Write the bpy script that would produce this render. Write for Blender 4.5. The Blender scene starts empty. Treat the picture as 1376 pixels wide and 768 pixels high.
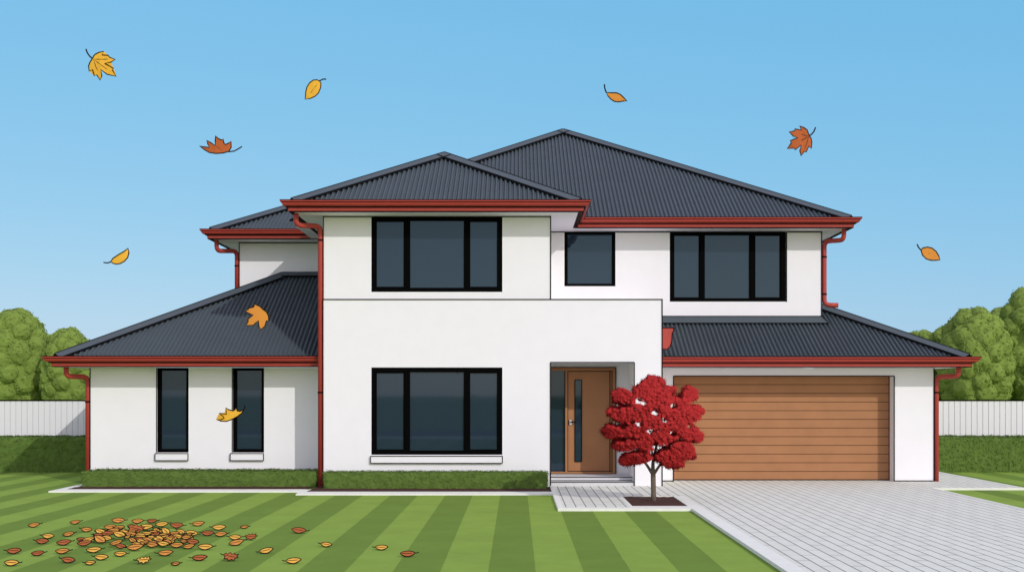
import bpy, bmesh, math, random
from mathutils import Vector, Matrix, noise
R = math.radians
random.seed(7)
scn = bpy.context.scene

# ------------------------------------------------------------------ camera
F = 1728.0            # focal length in photo pixels
VX, VY, EYE = 694.0, 527.0, 2.0
cam_d = bpy.data.cameras.new("camera"); cam = bpy.data.objects.new("camera", cam_d)
scn.collection.objects.link(cam); scn.camera = cam
cam.location = (0, 0, EYE); cam.rotation_euler = (R(90), 0, 0)
cam_d.sensor_width = 36; cam_d.lens = F/1376*36
cam_d.shift_x = -(VX-688)/1376; cam_d.shift_y = (VY-384)/1376
cam_d.clip_end = 3000; cam_d.clip_start = .1

# ------------------------------------------------------------------ light
EXPO = -.20; G_ = .15*2**EXPO        # background strength as seen on screen
LO_A = (.49*.12/G_, .288*.12/G_, .145*.12/G_); LO_C = (.078/G_, .402/G_, .717/G_)
HI_A = (.8, .7, .62); HI_C = (4.05, 3.75, 4.5)
SUN = Vector((.68, -1, .65)).normalized()          # towards the sun
EL = math.asin(SUN.z); AZ = math.atan2(SUN.x, SUN.y)
w = bpy.data.worlds.new("World"); scn.world = w; w.use_nodes = True
nt = w.node_tree; nt.nodes.clear()
sky = nt.nodes.new('ShaderNodeTexSky'); sky.sky_type = 'NISHITA'; sky.sun_disc = False
sky.sun_elevation = EL; sky.sun_rotation = AZ
sky.air_density = 1.0; sky.dust_density = 0.6; sky.ozone_density = 2.0; sky.altitude = 50
STR = .15
bg = nt.nodes.new('ShaderNodeBackground'); bg.inputs[1].default_value = STR
out = nt.nodes.new('ShaderNodeOutputWorld')
# grade of the whole sky: clear blue low down, overhead brightened and tinted as added fill
lo = nt.nodes.new('ShaderNodeVectorMath'); lo.operation = 'MULTIPLY_ADD'
lo.inputs[1].default_value = LO_A; lo.inputs[2].default_value = LO_C
hi = nt.nodes.new('ShaderNodeVectorMath'); hi.operation = 'MULTIPLY_ADD'
hi.inputs[1].default_value = HI_A; hi.inputs[2].default_value = HI_C
tcw = nt.nodes.new('ShaderNodeTexCoord'); spw = nt.nodes.new('ShaderNodeSeparateXYZ'); nt.links.new(tcw.outputs['Generated'], spw.inputs[0])
mrw = nt.nodes.new('ShaderNodeMapRange'); mrw.inputs[1].default_value = -.2; mrw.inputs[2].default_value = .4
syw = nt.nodes.new('ShaderNodeMath'); syw.operation = 'MULTIPLY_ADD'; syw.inputs[1].default_value = -.6     # same added fill behind the camera, lifts shaded walls
nt.links.new(spw.outputs[1], syw.inputs[0]); nt.links.new(spw.outputs[2], syw.inputs[2]); nt.links.new(syw.outputs[0], mrw.inputs[0])
mxw = nt.nodes.new('ShaderNodeMix'); mxw.data_type = 'RGBA'
nt.links.new(sky.outputs[0], lo.inputs[0]); nt.links.new(sky.outputs[0], hi.inputs[0])
nt.links.new(mrw.outputs[0], mxw.inputs[0]); nt.links.new(lo.outputs[0], mxw.inputs[6]); nt.links.new(hi.outputs[0], mxw.inputs[7])
nt.links.new(mxw.outputs[2], bg.inputs[0]); nt.links.new(bg.outputs[0], out.inputs[0])
sd = bpy.data.lights.new("sun", 'SUN'); sd.energy = 2.15; sd.angle = R(.5); sd.color = (1, .965, .92)
so = bpy.data.objects.new("sun", sd); scn.collection.objects.link(so)
so.rotation_euler = SUN.to_track_quat('Z', 'Y').to_euler()
scn.view_settings.view_transform = 'Standard'; scn.view_settings.look = 'None'
scn.view_settings.exposure = EXPO; scn.view_settings.gamma = 1

# ------------------------------------------------------------------ materials
def lin(c): 
    c /= 255.0
    return c/12.92 if c <= .04045 else ((c+.055)/1.055)**2.4
def rgb(r, g, b, k=1.0): return (lin(r)*k, lin(g)*k, lin(b)*k, 1)
def mat(name, col, rough=.7, var=.0, scale=6.0, bump=0.0, bscale=40.0, metal=0, spec=.3):
    m = bpy.data.materials.new(name); m.use_nodes = True
    n = m.node_tree.nodes; l = m.node_tree.links; p = n['Principled BSDF']
    p.inputs['Base Color'].default_value = col; p.inputs['Roughness'].default_value = rough
    p.inputs['Metallic'].default_value = metal; p.inputs['Specular IOR Level'].default_value = spec
    tc = n.new('ShaderNodeTexCoord')
    if var:
        nz = n.new('ShaderNodeTexNoise'); nz.inputs['Scale'].default_value = scale; nz.inputs['Detail'].default_value = 5
        l.new(tc.outputs['Object'], nz.inputs['Vector'])
        mr = n.new('ShaderNodeMapRange'); mr.inputs[1].default_value = .3; mr.inputs[2].default_value = .7
        mr.inputs[3].default_value = 1-var; mr.inputs[4].default_value = 1+var
        l.new(nz.outputs[0], mr.inputs[0])
        vm = n.new('ShaderNodeVectorMath'); vm.operation = 'SCALE'; vm.inputs[0].default_value = col[:3]
        l.new(mr.outputs[0], vm.inputs['Scale']); l.new(vm.outputs[0], p.inputs['Base Color'])
    if bump:
        nb = n.new('ShaderNodeTexNoise'); nb.inputs['Scale'].default_value = bscale; nb.inputs['Detail'].default_value = 4
        l.new(tc.outputs['Object'], nb.inputs['Vector'])
        b = n.new('ShaderNodeBump'); b.inputs['Strength'].default_value = bump; b.inputs['Distance'].default_value = .01
        l.new(nb.outputs[0], b.inputs['Height']); l.new(b.outputs[0], p.inputs['Normal'])
    return m
M = {}
M['wall'] = mat('white_render', (.825, .815, .83, 1), .8, .012, 3, .12, 60)
M['soffit'] = mat('soffit_white', (.87, .82, .89, 1), .8)
M['line'] = mat('dark_joint', (.006, .006, .007, 1), .8, spec=.1)
M['red'] = mat('red_painted_steel', (.40, .050, .036, 1), .5, .05, 5, spec=.35)
M['redline'] = mat('dark_red_seam', (.020, .004, .004, 1), .8, spec=.1)
M['roof'] = mat('grey_corrugated_steel', (.066, .084, .098, 1), .5, .05, 1.5, spec=.3)
M['cap'] = mat('grey_ridge_steel', (.068, .086, .100, 1), .55, .04, 2, spec=.3)
M['frame'] = mat('black_aluminium', (.0015, .0015, .0015, 1), .7, spec=.03)
M['glass'] = mat('dark_glass', (.018, .031, .048, 1), .03, spec=.5)
M['wood'] = mat('brown_timber', (.365, .168, .072, 1), .6, .06, 3, .06, 30)
M['woodline'] = mat('timber_joint', (.05, .022, .01, 1), .8)
M['steel'] = mat('brushed_steel', (.6, .6, .6, 1), .35, metal=.6)
M['concrete'] = mat('pale_concrete', (.80, .80, .73, 1), .85, .04, 8, .1, 50)
M['step'] = mat('step_concrete', (.62, .62, .63, 1), .8, .03, 8)
M['asphalt'] = mat('asphalt', (.09, .09, .092, 1), .9, .1, 20)
M['mulch'] = mat('bark_mulch', (.060, .024, .016, 1), .95, .35, 30, .6, 60)
M['hedge'] = mat('hedge_leaf', (.100, .165, .033, 1), .85, .12, 9, spec=.12)
M['treeleaf'] = mat('tree_leaf', (.185, .262, .052, 1), .9, .08, 2, spec=.1)
M['bark'] = mat('grey_bark', (.145, .115, .085, 1), .9, .15, 12, .4, 40)
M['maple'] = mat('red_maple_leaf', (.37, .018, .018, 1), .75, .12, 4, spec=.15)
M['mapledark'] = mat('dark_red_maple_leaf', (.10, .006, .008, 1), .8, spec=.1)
M['leafy'] = mat('yellow_autumn_leaf', (.80, .43, .045, 1), .75, .08, 20, spec=.15)
M['leafo'] = mat('orange_autumn_leaf', (.66, .26, .045, 1), .75, .08, 20, spec=.15)
M['leafr'] = mat('rust_autumn_leaf', (.47, .115, .034, 1), .75, .08, 20, spec=.15)
M['rim'] = mat('dark_leaf_margin', (.012, .008, .006, 1), .9, spec=.05)
M['vein'] = mat('leaf_vein', (.09, .035, .010, 1), .9)
M['fence'] = mat('white_fence_panel', (.74, .74, .74, 1), .7)

M['glass'].node_tree.nodes['Principled BSDF'].inputs['Specular Tint'].default_value = (.62, .86, 1, 1)
M['groundy'] = mat('dry_yellow_leaf', (.74, .42, .075, 1), .8, .08, 20, spec=.1)
M['groundo'] = mat('dry_orange_leaf', (.62, .275, .058, 1), .8, .08, 20, spec=.1)
M['groundr'] = mat('dry_rust_leaf', (.40, .120, .038, 1), .8, .08, 20, spec=.1)
def lawn_mat():
    m = bpy.data.materials.new('striped_lawn'); m.use_nodes = True
    n = m.node_tree.nodes; l = m.node_tree.links; p = n['Principled BSDF']
    p.inputs['Roughness'].default_value = .95; p.inputs['Specular IOR Level'].default_value = .05
    tc = n.new('ShaderNodeTexCoord'); sp = n.new('ShaderNodeSeparateXYZ'); l.new(tc.outputs['Object'], sp.inputs[0])
    wob = n.new('ShaderNodeTexNoise'); wob.inputs['Scale'].default_value = 12; l.new(tc.outputs['Object'], wob.inputs['Vector'])
    wm = n.new('ShaderNodeMath'); wm.operation = 'MULTIPLY_ADD'; l.new(wob.outputs[0], wm.inputs[0]); wm.inputs[1].default_value = .03
    l.new(sp.outputs[0], wm.inputs[2])
    a = n.new('ShaderNodeMath'); a.operation = 'ADD'; l.new(wm.outputs[0], a.inputs[0]); a.inputs[1].default_value = 1.386-.015+1.068*200
    d = n.new('ShaderNodeMath'); d.operation = 'DIVIDE'; l.new(a.outputs[0], d.inputs[0]); d.inputs[1].default_value = 1.068
    fr = n.new('ShaderNodeMath'); fr.operation = 'FRACT'; l.new(d.outputs[0], fr.inputs[0])
    gt = n.new('ShaderNodeMath'); gt.operation = 'GREATER_THAN'; l.new(fr.outputs[0], gt.inputs[0]); gt.inputs[1].default_value = .5
    mx = n.new('ShaderNodeMix'); mx.data_type = 'RGBA'; l.new(gt.outputs[0], mx.inputs[0])
    mx.inputs[6].default_value = (.155, .245, .043, 1); mx.inputs[7].default_value = (.235, .350, .062, 1)
    nz = n.new('ShaderNodeTexNoise'); nz.inputs['Scale'].default_value = 1.1; nz.inputs['Detail'].default_value = 8; nz.inputs['Roughness'].default_value = .75
    l.new(tc.outputs['Object'], nz.inputs['Vector'])
    mr = n.new('ShaderNodeMapRange'); mr.inputs[1].default_value = .3; mr.inputs[2].default_value = .7; mr.inputs[3].default_value = .90; mr.inputs[4].default_value = 1.10
    l.new(nz.outputs[0], mr.inputs[0])
    vm = n.new('ShaderNodeVectorMath'); vm.operation = 'SCALE'; l.new(mx.outputs[2], vm.inputs[0]); l.new(mr.outputs[0], vm.inputs['Scale'])
    l.new(vm.outputs[0], p.inputs['Base Color'])
    return m
def paver_mat():
    m = bpy.data.materials.new('grey_pavers'); m.use_nodes = True
    n = m.node_tree.nodes; l = m.node_tree.links; p = n['Principled BSDF']
    p.inputs['Roughness'].default_value = .85; p.inputs['Specular IOR Level'].default_value = .15
    tc = n.new('ShaderNodeTexCoord'); mp = n.new('ShaderNodeMapping'); mp.inputs['Rotation'].default_value = (0, 0, R(90))
    mp.inputs['Location'].default_value = (0, 3.20+.172*100, 0)
    # swap x and y: rows run along the depth axis
    sp = n.new('ShaderNodeSeparateXYZ'); cb = n.new('ShaderNodeCombineXYZ')
    l.new(tc.outputs['Object'], sp.inputs[0]); l.new(sp.outputs[1], cb.inputs[0])
    ad = n.new('ShaderNodeMath'); ad.operation = 'ADD'; l.new(sp.outputs[0], ad.inputs[0]); ad.inputs[1].default_value = 13.94
    l.new(ad.outputs[0], cb.inputs[1])
    br = n.new('ShaderNodeTexBrick'); l.new(cb.outputs[0], br.inputs['Vector'])
    br.inputs['Scale'].default_value = 1; br.inputs['Brick Width'].default_value = 1.0; br.inputs['Row Height'].default_value = .172
    br.inputs['Mortar Size'].default_value = .010; br.inputs['Mortar Smooth'].default_value = .2
    br.inputs['Color1'].default_value = (.73, .735, .65, 1); br.inputs['Color2'].default_value = (.69, .695, .615, 1); br.inputs['Mortar'].default_value = (.20, .20, .19, 1)
    nz = n.new('ShaderNodeTexNoise'); nz.inputs['Scale'].default_value = 7; nz.inputs['Detail'].default_value = 6; l.new(tc.outputs['Object'], nz.inputs['Vector'])
    mr = n.new('ShaderNodeMapRange'); mr.inputs[1].default_value = .3; mr.inputs[2].default_value = .7; mr.inputs[3].default_value = .96; mr.inputs[4].default_value = 1.04
    l.new(nz.outputs[0], mr.inputs[0])
    # wider sanded cross joints, staggered from row to row
    def mth(op, a, b=None):
        q = n.new('ShaderNodeMath'); q.operation = op
        for k, v in ((0, a), (1, b)):
            if v is None: continue
            if isinstance(v, (int, float)): q.inputs[k].default_value = v
            else: l.new(v, q.inputs[k])
        return q.outputs[0]
    row = mth('FLOOR', mth('DIVIDE', ad.outputs[0], .172)); half = mth('MULTIPLY', mth('FRACT', mth('MULTIPLY', row, .5)), 1.0)
    pos = mth('FRACT', mth('ADD', sp.outputs[1], mth('ADD', half, 100.0))); cj = mth('LESS_THAN', pos, .065)
    dk = mth('SUBTRACT', mr.outputs[0], mth('MULTIPLY', cj, .22))
    br.inputs['Brick Width'].default_value = 500.0
    vm = n.new('ShaderNodeVectorMath'); vm.operation = 'SCALE'; l.new(br.outputs[0], vm.inputs[0]); l.new(dk, vm.inputs['Scale'])
    l.new(vm.outputs[0], p.inputs['Base Color'])
    return m
M['lawn'] = lawn_mat(); M['paver'] = paver_mat()

# ------------------------------------------------------------------ helpers
def X_(px, D): return (px-VX)*D/F
def Z_(py, D): return EYE-(py-VY)*D/F
def gnd(px, py, z=0.0):
    D = (EYE-z)*F/(py-VY); return Vector((X_(px, D), D, z))

def WL(o):
    v = Vector(o.location)
    while o.parent: o = o.parent; v += o.location
    return v
class MB:
    def __init__(s): s.v = []; s.f = []; s.m = []; s.mats = []
    def mi(s, name):
        if name not in s.mats: s.mats.append(name)
        return s.mats.index(name)
    def face(s, pts, m):
        b = len(s.v); s.v += [Vector(p) for p in pts]; s.f.append(tuple(range(b, b+len(pts)))); s.m.append(s.mi(m))
    def raw(s, vs, fs, m):
        b = len(s.v); s.v += [Vector(p) for p in vs]; k = s.mi(m)
        for f in fs: s.f.append(tuple(i+b for i in f)); s.m.append(k)
    def box(s, x0, x1, y0, y1, z0, z1, m):
        v = [(x, y, z) for z in (z0, z1) for y in (y0, y1) for x in (x0, x1)]
        s.raw(v, [(0, 2, 3, 1), (4, 5, 7, 6), (0, 1, 5, 4), (2, 6, 7, 3), (0, 4, 6, 2), (1, 3, 7, 5)], m)
    def bar(s, p, q, wd, m, up=(0, 0, 1)):
        p = Vector(p); q = Vector(q); d = (q-p).normalized(); u = Vector(up)
        if abs(d.dot(u)) > .95: u = Vector((0, 1, 0))
        a = d.cross(u).normalized()*wd/2; b = d.cross(a).normalized()*wd/2
        v = [p-a-b, p+a-b, p+a+b, p-a+b, q-a-b, q+a-b, q+a+b, q-a+b]
        s.raw(v, [(0, 3, 2, 1), (4, 5, 6, 7), (0, 1, 5, 4), (1, 2, 6, 5), (2, 3, 7, 6), (3, 0, 4, 7)], m)
    def tube(s, pts, r, m, seg=10, r1=None, close=False, cap=True):
        pts = [Vector(p) for p in pts]; n = len(pts); rings = []
        t0 = (pts[1]-pts[0]).normalized(); ref = Vector((0, 0, 1)) if abs(t0.z) < .9 else Vector((0, 1, 0))
        a = t0.cross(ref).normalized()
        for i, p in enumerate(pts):
            if close: t = (pts[(i+1) % n]-pts[i-1])
            else: t = pts[min(i+1, n-1)]-pts[max(i-1, 0)]
            t.normalize(); a = (a-t*a.dot(t))
            if a.length < 1e-6: a = t.orthogonal()
            a.normalize(); b = t.cross(a)
            rr = r if r1 is None else r+(r1-r)*i/(n-1)
            if isinstance(r, (list, tuple)): rr = r[i]
            rings.append([p+a*math.cos(2*math.pi*k/seg)*rr+b*math.sin(2*math.pi*k/seg)*rr for k in range(seg)])
        vs = [v for g in rings for v in g]; fs = []
        for i in range(n if close else n-1):
            j = (i+1) % n
            for k in range(seg): fs.append((i*seg+k, i*seg+(k+1) % seg, j*seg+(k+1) % seg, j*seg+k))
        if cap and not close: fs.append(tuple(range(seg))[::-1]); fs.append(tuple((n-1)*seg+k for k in range(seg)))
        s.raw(vs, fs, m)
    def build(s, name, parent=None, smooth=False, origin=None):
        me = bpy.data.meshes.new(name); o0 = Vector(origin) if origin else Vector((0, 0, 0))
        me.from_pydata([v-o0 for v in s.v], [], s.f)
        for k in s.mats: me.materials.append(M[k])
        me.polygons.foreach_set('material_index', s.m)
        if smooth: me.polygons.foreach_set('use_smooth', [True]*len(s.f))
        me.update()
        o = bpy.data.objects.new(name, me); scn.collection.objects.link(o)
        if parent: o.parent = parent; o.location = o0-WL(parent)
        else: o.location = o0
        return o
def tag(o, label=None, cat=None, group=None, kind=None):
    if label: o['label'] = label
    if cat: o['category'] = cat
    if group: o['group'] = group
    if kind: o['kind'] = kind
    return o
def empty(name, loc, *a, **k):
    o = bpy.data.objects.new(name, None); o.empty_display_size = .2; o.location = loc; scn.collection.objects.link(o)
    return tag(o, *a, **k)
def fillet(pts, r, n=5):
    pts = [Vector(p) for p in pts]; o = [pts[0]]
    for i in range(1, len(pts)-1):
        a = (pts[i-1]-pts[i]); b = (pts[i+1]-pts[i]); rr = min(r, a.length*.45, b.length*.45)
        p0 = pts[i]+a.normalized()*rr; p1 = pts[i]+b.normalized()*rr
        for k in range(n+1):
            t = k/n; o.append(p0*(1-t)**2+pts[i]*2*t*(1-t)+p1*t*t)
    o.append(pts[-1]); return o
def wall_grid(mb, x0, x1, z0, z1, y, depth, holes, m='wall', thick=.25, sides=True):
    """front wall facing -Y at y with rectangular holes (hx0,hx1,hz0,hz1,reveal)"""
    xs = sorted({x0, x1, *[h[0] for h in holes], *[h[1] for h in holes]}); zs = sorted({z0, z1, *[h[2] for h in holes], *[h[3] for h in holes]})
    for a, b in zip(xs, xs[1:]):
        for c, d in zip(zs, zs[1:]):
            mx, mz = (a+b)/2, (c+d)/2
            if any(h[0] < mx < h[1] and h[2] < mz < h[3] for h in holes): continue
            mb.face([(a, y, c), (b, y, c), (b, y, d), (a, y, d)], m)
    for hx0, hx1, hz0, hz1, rv in holes:
        y1 = y+rv
        mb.face([(hx0, y, hz0), (hx0, y, hz1), (hx0, y1, hz1), (hx0, y1, hz0)], m)
        mb.face([(hx1, y, hz0), (hx1, y1, hz0), (hx1, y1, hz1), (hx1, y, hz1)], m)
        if hz1 < z1-.001: mb.face([(hx0, y, hz1), (hx1, y, hz1), (hx1, y1, hz1), (hx0, y1, hz1)], m)
        if hz0 > z0+.001: mb.face([(hx0, y, hz0), (hx0, y1, hz0), (hx1, y1, hz0), (hx1, y, hz0)], m)
    if sides:
        Y = y+depth
        mb.face([(x0, Y, z0), (x0, y, z0), (x0, y, z1), (x0, Y, z1)], m)
        mb.face([(x1, y, z0), (x1, Y, z0), (x1, Y, z1), (x1, y, z1)], m)
        mb.face([(x1, Y, z0), (x0, Y, z0), (x0, Y, z1), (x1, Y, z1)], m)
        mb.face([(x0, y, z1), (x1, y, z1), (x1, Y, z1), (x0, Y, z1)], m)
LW = .021
# ------------------------------------------------------------------ SETTING: ground
mb = MB(); mb.face([(-600, -600, 0), (600, -600, 0), (600, 900, 0), (-600, 900, 0)], 'lawn')
tag(mb.build('lawn'), 'green lawn mown in alternating light and dark stripes', kind='structure')
DZ = .04
mb = MB()
mb.box(3.17, 8.50, -5.2, 28.395, -.05, DZ, 'paver'); mb.box(3.46, 8.34, 28.395, 28.80, -.05, DZ, 'paver')
mb.box(3.10, 3.17, 24.3, 28.395, -.05, DZ, 'paver')
mb.box(8.50, 10.38, 26.42, 28.395, -.05, DZ, 'paver'); mb.box(9.225, 10.38, 28.395, 44, -.05, DZ, 'paver')
tag(mb.build('driveway'), 'pale grey paved driveway in front of the garage', kind='structure')
mb = MB()
mb.box(.80, 1.93, 21.95, 26.99, -.05, DZ, 'paver'); mb.box(1.93, 3.10, 24.36, 26.99, -.05, DZ, 'paver')
tag(mb.build('entry_path'), 'short paved path leading to the front steps', kind='structure')
mb = MB(); K = DZ+.006
mb.box(2.96, 3.17, -4, 24.3, -.05, K, 'concrete')
mb.box(.70, 2.96, 21.70, 21.95, -.05, K, 'concrete'); mb.box(.70, .80, 21.95, 26.99, -.05, K, 'concrete')
mb.box(1.93, 2.0, 21.95, 24.36, -.05, K, 'concrete'); mb.box(2.0, 2.96, 24.3, 24.36, -.05, K, 'concrete')
mb.box(2.0, 2.96, 21.95, 22.2, -.05, K, 'concrete')
mb.box(8.50, 8.56, -4, 26.38, -.05, K, 'concrete'); mb.box(8.50, 10.38, 26.38, 26.42, -.05, K, 'concrete'); mb.box(10.38, 10.45, 26.38, 44, -.05, K, 'concrete')
mb.box(-4.3, .70, 25.05, 25.62, -.05, .03, 'concrete'); mb.box(-4.3, -4.18, 25.62, 26.2, -.05, .03, 'concrete')
mb.box(-9.37, -4.3, 25.75, 26.25, -.05, .03, 'concrete'); mb.box(-9.37, -9.2, 26.25, 44, -.05, .03, 'concrete')
tag(mb.build('kerb'), 'pale concrete edging strips round beds and paving', kind='structure')
mb = MB(); mb.box(-60, 60, -3.2, -1.2, -.05, .034, 'concrete'); tag(mb.build('bounce_footpath'), 'unseen pale concrete strip added to bounce neutral light', kind='structure')  # added behind the camera so less green light bounces onto the walls
mb = MB(); mb.face([(-60, -14, .006), (60, -14, .006), (60, -5.2, .006), (-60, -5.2, .006)], 'asphalt'); tag(mb.build('bounce_road'), 'unseen grey asphalt strip added to neutralise bounced light', kind='structure')  # unseen asphalt, added for neutral bounce and a dark window reflection
def bumpy(mb, x0, x1, y0, y1, z, m, st=.06, amp=.012):
    nx = max(2, int((x1-x0)/st)); ny = max(2, int((y1-y0)/st)); vs = []; fs = []
    for j in range(ny+1):
        for i in range(nx+1):
            x = x0+(x1-x0)*i/nx; y = y0+(y1-y0)*j/ny
            vs.append((x, y, z+amp*noise.noise(Vector((x*9, y*9, 0)))+random.uniform(0, amp)))
    for j in range(ny):
        for i in range(nx): a = j*(nx+1)+i; fs.append((a, a+1, a+nx+2, a+nx+1))
    mb.raw(vs, fs, m)
mb = MB(); bumpy(mb, -9.2, -4.3, 26.25, 28, .022, 'mulch'); tag(mb.build('garden_bed'), 'brown mulch bed before the left wing', kind='structure')
mb = MB(); bumpy(mb, -4.18, .70, 25.62, 27, .022, 'mulch'); tag(mb.build('garden_bed'), 'brown mulch bed under the front room window', kind='structure')
mb = MB(); bumpy(mb, 2.0, 2.96, 22.2, 24.3, .028, 'mulch'); tag(mb.build('garden_bed'), 'square brown mulch bed round the red tree', kind='structure')

# ------------------------------------------------------------------ HOUSE
house = empty('house', (0, 28, 0), 'two storey white rendered house with dark corrugated hip roofs and red gutters', 'house')
SOF = 5.70; LOW = 2.54
def rect(x0, x1, y0, y1, D):  # px rect -> world at depth D: x0,x1,z0,z1
    return (X_(x0, D), X_(x1, D), Z_(y1, D), Z_(y0, D))
# --- ground floor front room + porch block
wm = rect(499, 675, 493.3, 610.5, 27.0)
po = (X_(739.8, 27), X_(852.3, 27), .04, Z_(486.5, 27))
PT = 3.953
XL, XR = X_(434, 27), X_(889.8, 27)
mb = MB()
wall_grid(mb, XL, XR, 0, PT, 27.0, 2.62, [wm+(.12,), po+(1.5,)])
yl = 26.993
mb.bar((XL, yl, PT), (XR, yl, PT), LW, 'line'); mb.bar((XR, yl, 0), (XR, yl, PT+LW/2), LW, 'line'); mb.bar((XL+.004, yl, 0), (XL+.004, yl, PT), LW*.8, 'line')
mb.bar((XL, yl, .012), (XR, yl, .012), LW, 'line')
for a, b in (((po[0], po[2]), (po[0], po[3])), ((po[1], po[2]), (po[1], po[3])), ((po[0], po[3]), (po[1], po[3]))):
    mb.bar((a[0], yl, a[1]), (b[0], yl, b[1]), LW, 'line')
mb.build('ground_floor_wall', house)
# porch back wall and door
DD = 28.5
dfr = (X_(738, DD)-.06, X_(827.5, DD), .2, Z_(493.3, DD))
mb = MB(); wall_grid(mb, po[0]-.02, po[1]+.02, .04, po[3]+.02, DD-.001, 0, [(dfr[0]+.001, dfr[1], .04, dfr[3], .1)], sides=False)
mb.build('porch_wall', house)
mb = MB(); x0, x1, z0, z1 = dfr; x0 = po[0]+.002
fw = .075; yf = DD-.03
sx0, sx1 = X_(759, DD), X_(762.5, DD)
mb.box(x0, x1, yf, DD+.1, z1-fw, z1, 'wood'); mb.box(x1-fw, x1, yf, DD+.1, z0, z1-fw, 'wood')
mb.box(x0, x1-fw, yf, DD+.1, z0, z0+.05, 'wood'); mb.box(sx0, sx1, yf, DD+.1, z0+.05, z1-fw, 'wood')
mb.bar((x0, yf-.004, z1), (x1, yf-.004, z1), LW*.8, 'line'); mb.bar((x1, yf-.004, z0), (x1, yf-.004, z1), LW*.8, 'line'); mb.bar((x0, yf-.004, z0), (x1, yf-.004, z0), LW*.8, 'line')
mb.bar((sx0, yf-.004, z0+.05), (sx0, yf-.004, z1-fw), LW*.7, 'line')
mb.build('door_frame', house)
mb = MB(); mb.box(x0, sx0, DD+.02, DD+.05, z0+.05, z1-fw, 'glass'); mb.build('side_light', house)
mb = MB(); dx0, dx1, dz0, dz1 = sx1+.006, x1-fw-.006, z0+.056, z1-fw-.006
gl = rect(772.5, 781.5, 510, 619.5, DD+.02)
mb.box(dx0, dx1, DD+.02, DD+.07, dz0, dz1, 'wood')
for a, b in (((dx0, dz0), (dx1, dz0)), ((dx0, dz1), (dx1, dz1)), ((dx0, dz0), (dx0, dz1)), ((dx1, dz0), (dx1, dz1)), ((dx1-.05, dz0), (dx1-.05, dz1))):
    mb.bar((a[0], DD+.017, a[1]), (b[0], DD+.017, b[1]), LW*.8, 'line')
door = mb.build('front_door', house)
mb = MB(); mb.box(gl[0], gl[1], DD+.008, DD+.019, gl[2], gl[3], 'glass')
for a, b in (((gl[0], gl[2]), (gl[1], gl[2])), ((gl[0], gl[3]), (gl[1], gl[3])), ((gl[0], gl[2]), (gl[0], gl[3])), ((gl[1], gl[2]), (gl[1], gl[3]))):
    mb.bar((a[0], DD+.006, a[1]), (b[0], DD+.006, b[1]), LW*.8, 'line')
mb.build('glass_slot', door)
mb = MB(); hx, hz = X_(767, DD), Z_(567, DD)
mb.box(hx-.035, hx+.035, DD+.0, DD+.019, hz-.055, hz+.055, 'steel'); mb.bar((hx-.037, DD-.002, hz-.055), (hx-.037, DD-.002, hz+.055), .012, 'line'); mb.bar((hx+.037, DD-.002, hz-.055), (hx+.037, DD-.002, hz+.055), .012, 'line')
mb.tube([(hx, DD, hz+.01), (hx, DD-.05, hz+.01), (hx+.12, DD-.05, hz+.01)], .012, 'line', 8)
mb.build('door_handle', door)
# steps
mb = MB(); mb.box(po[0]+.003, po[1]-.003, 27.004, 27.38, .0, .125, 'step'); mb.box(po[0]+.003, po[1]-.003, 27.38, DD-.03, 0, .2, 'step')
mb.bar((po[0], 27.0, .125), (po[1], 27.0, .125), LW*.8, 'line'); mb.bar((po[0], 27.377, .2), (po[1], 27.377, .2), LW*.7, 'line'); mb.bar((po[0], 27.377, .13), (po[1], 27.377, .13), LW*.7, 'line')
mb.build('front_step', house)
# --- upper front room
XU = X_(740, 27.03)
wu = rect(499, 675, 290.9, 392, 27.03); wu = (wu[0], wu[1], wu[2], SOF-.002)
mb = MB(); wall_grid(mb, XL, XU, 2.9, SOF, 27.03, 7, [(wu[0], wu[1], wu[2], SOF, .12)])
yl = 27.023
mb.bar((XL, yl, SOF-.008), (wu[0], yl, SOF-.008), LW, 'line'); mb.bar((wu[1], yl, SOF-.008), (XU, yl, SOF-.008), LW, 'line')
mb.bar((XL+.004, yl, PT), (XL+.004, yl, SOF), LW*.8, 'line'); mb.bar((XU, yl, PT), (XU, yl, SOF), LW, 'line')
mb.build('upper_wall', house)
# --- upper right
DU = 29.6; XUR = X_(1104, DU)
w1 = rect(758.4, 827, 312, 384.4, DU); w2 = rect(900, 1057, 312, 405, DU)
mb = MB(); wall_grid(mb, XU, XUR, 2.6, SOF, DU, 11, [(w1[0], w1[1], w1[2], SOF, .12), (w2[0], w2[1], w2[2], SOF, .12)])
yl = DU-.007
for a, b in ((XU, w1[0]), (w1[1], w2[0]), (w2[1], XUR)): mb.bar((a, yl, SOF-.008), (b, yl, SOF-.008), LW, 'line')
mb.bar((XUR, yl, 3.7), (XUR, yl, SOF), LW, 'line'); zb = Z_(424.6, DU); mb.bar((XR, yl, zb), (XUR, yl, zb), LW, 'line')
mb.bar((w2[1], yl, w2[2]), (w2[1], yl, w2[3]), LW*.8, 'line')
mb.build('upper_wall', house)
# --- upper left
DL = 31.75; XUL = X_(321.5, DL)
mb = MB(); wall_grid(mb, XUL, XL+.3, 3.0, SOF, DL, 8.4, [])
mb.bar((XUL, DL-.007, SOF-.008), (XL, DL-.007, SOF-.008), LW, 'line'); mb.bar((XUL, DL-.007, 3), (XUL, DL-.007, SOF), LW, 'line')
mb.build('upper_wall', house)
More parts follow.
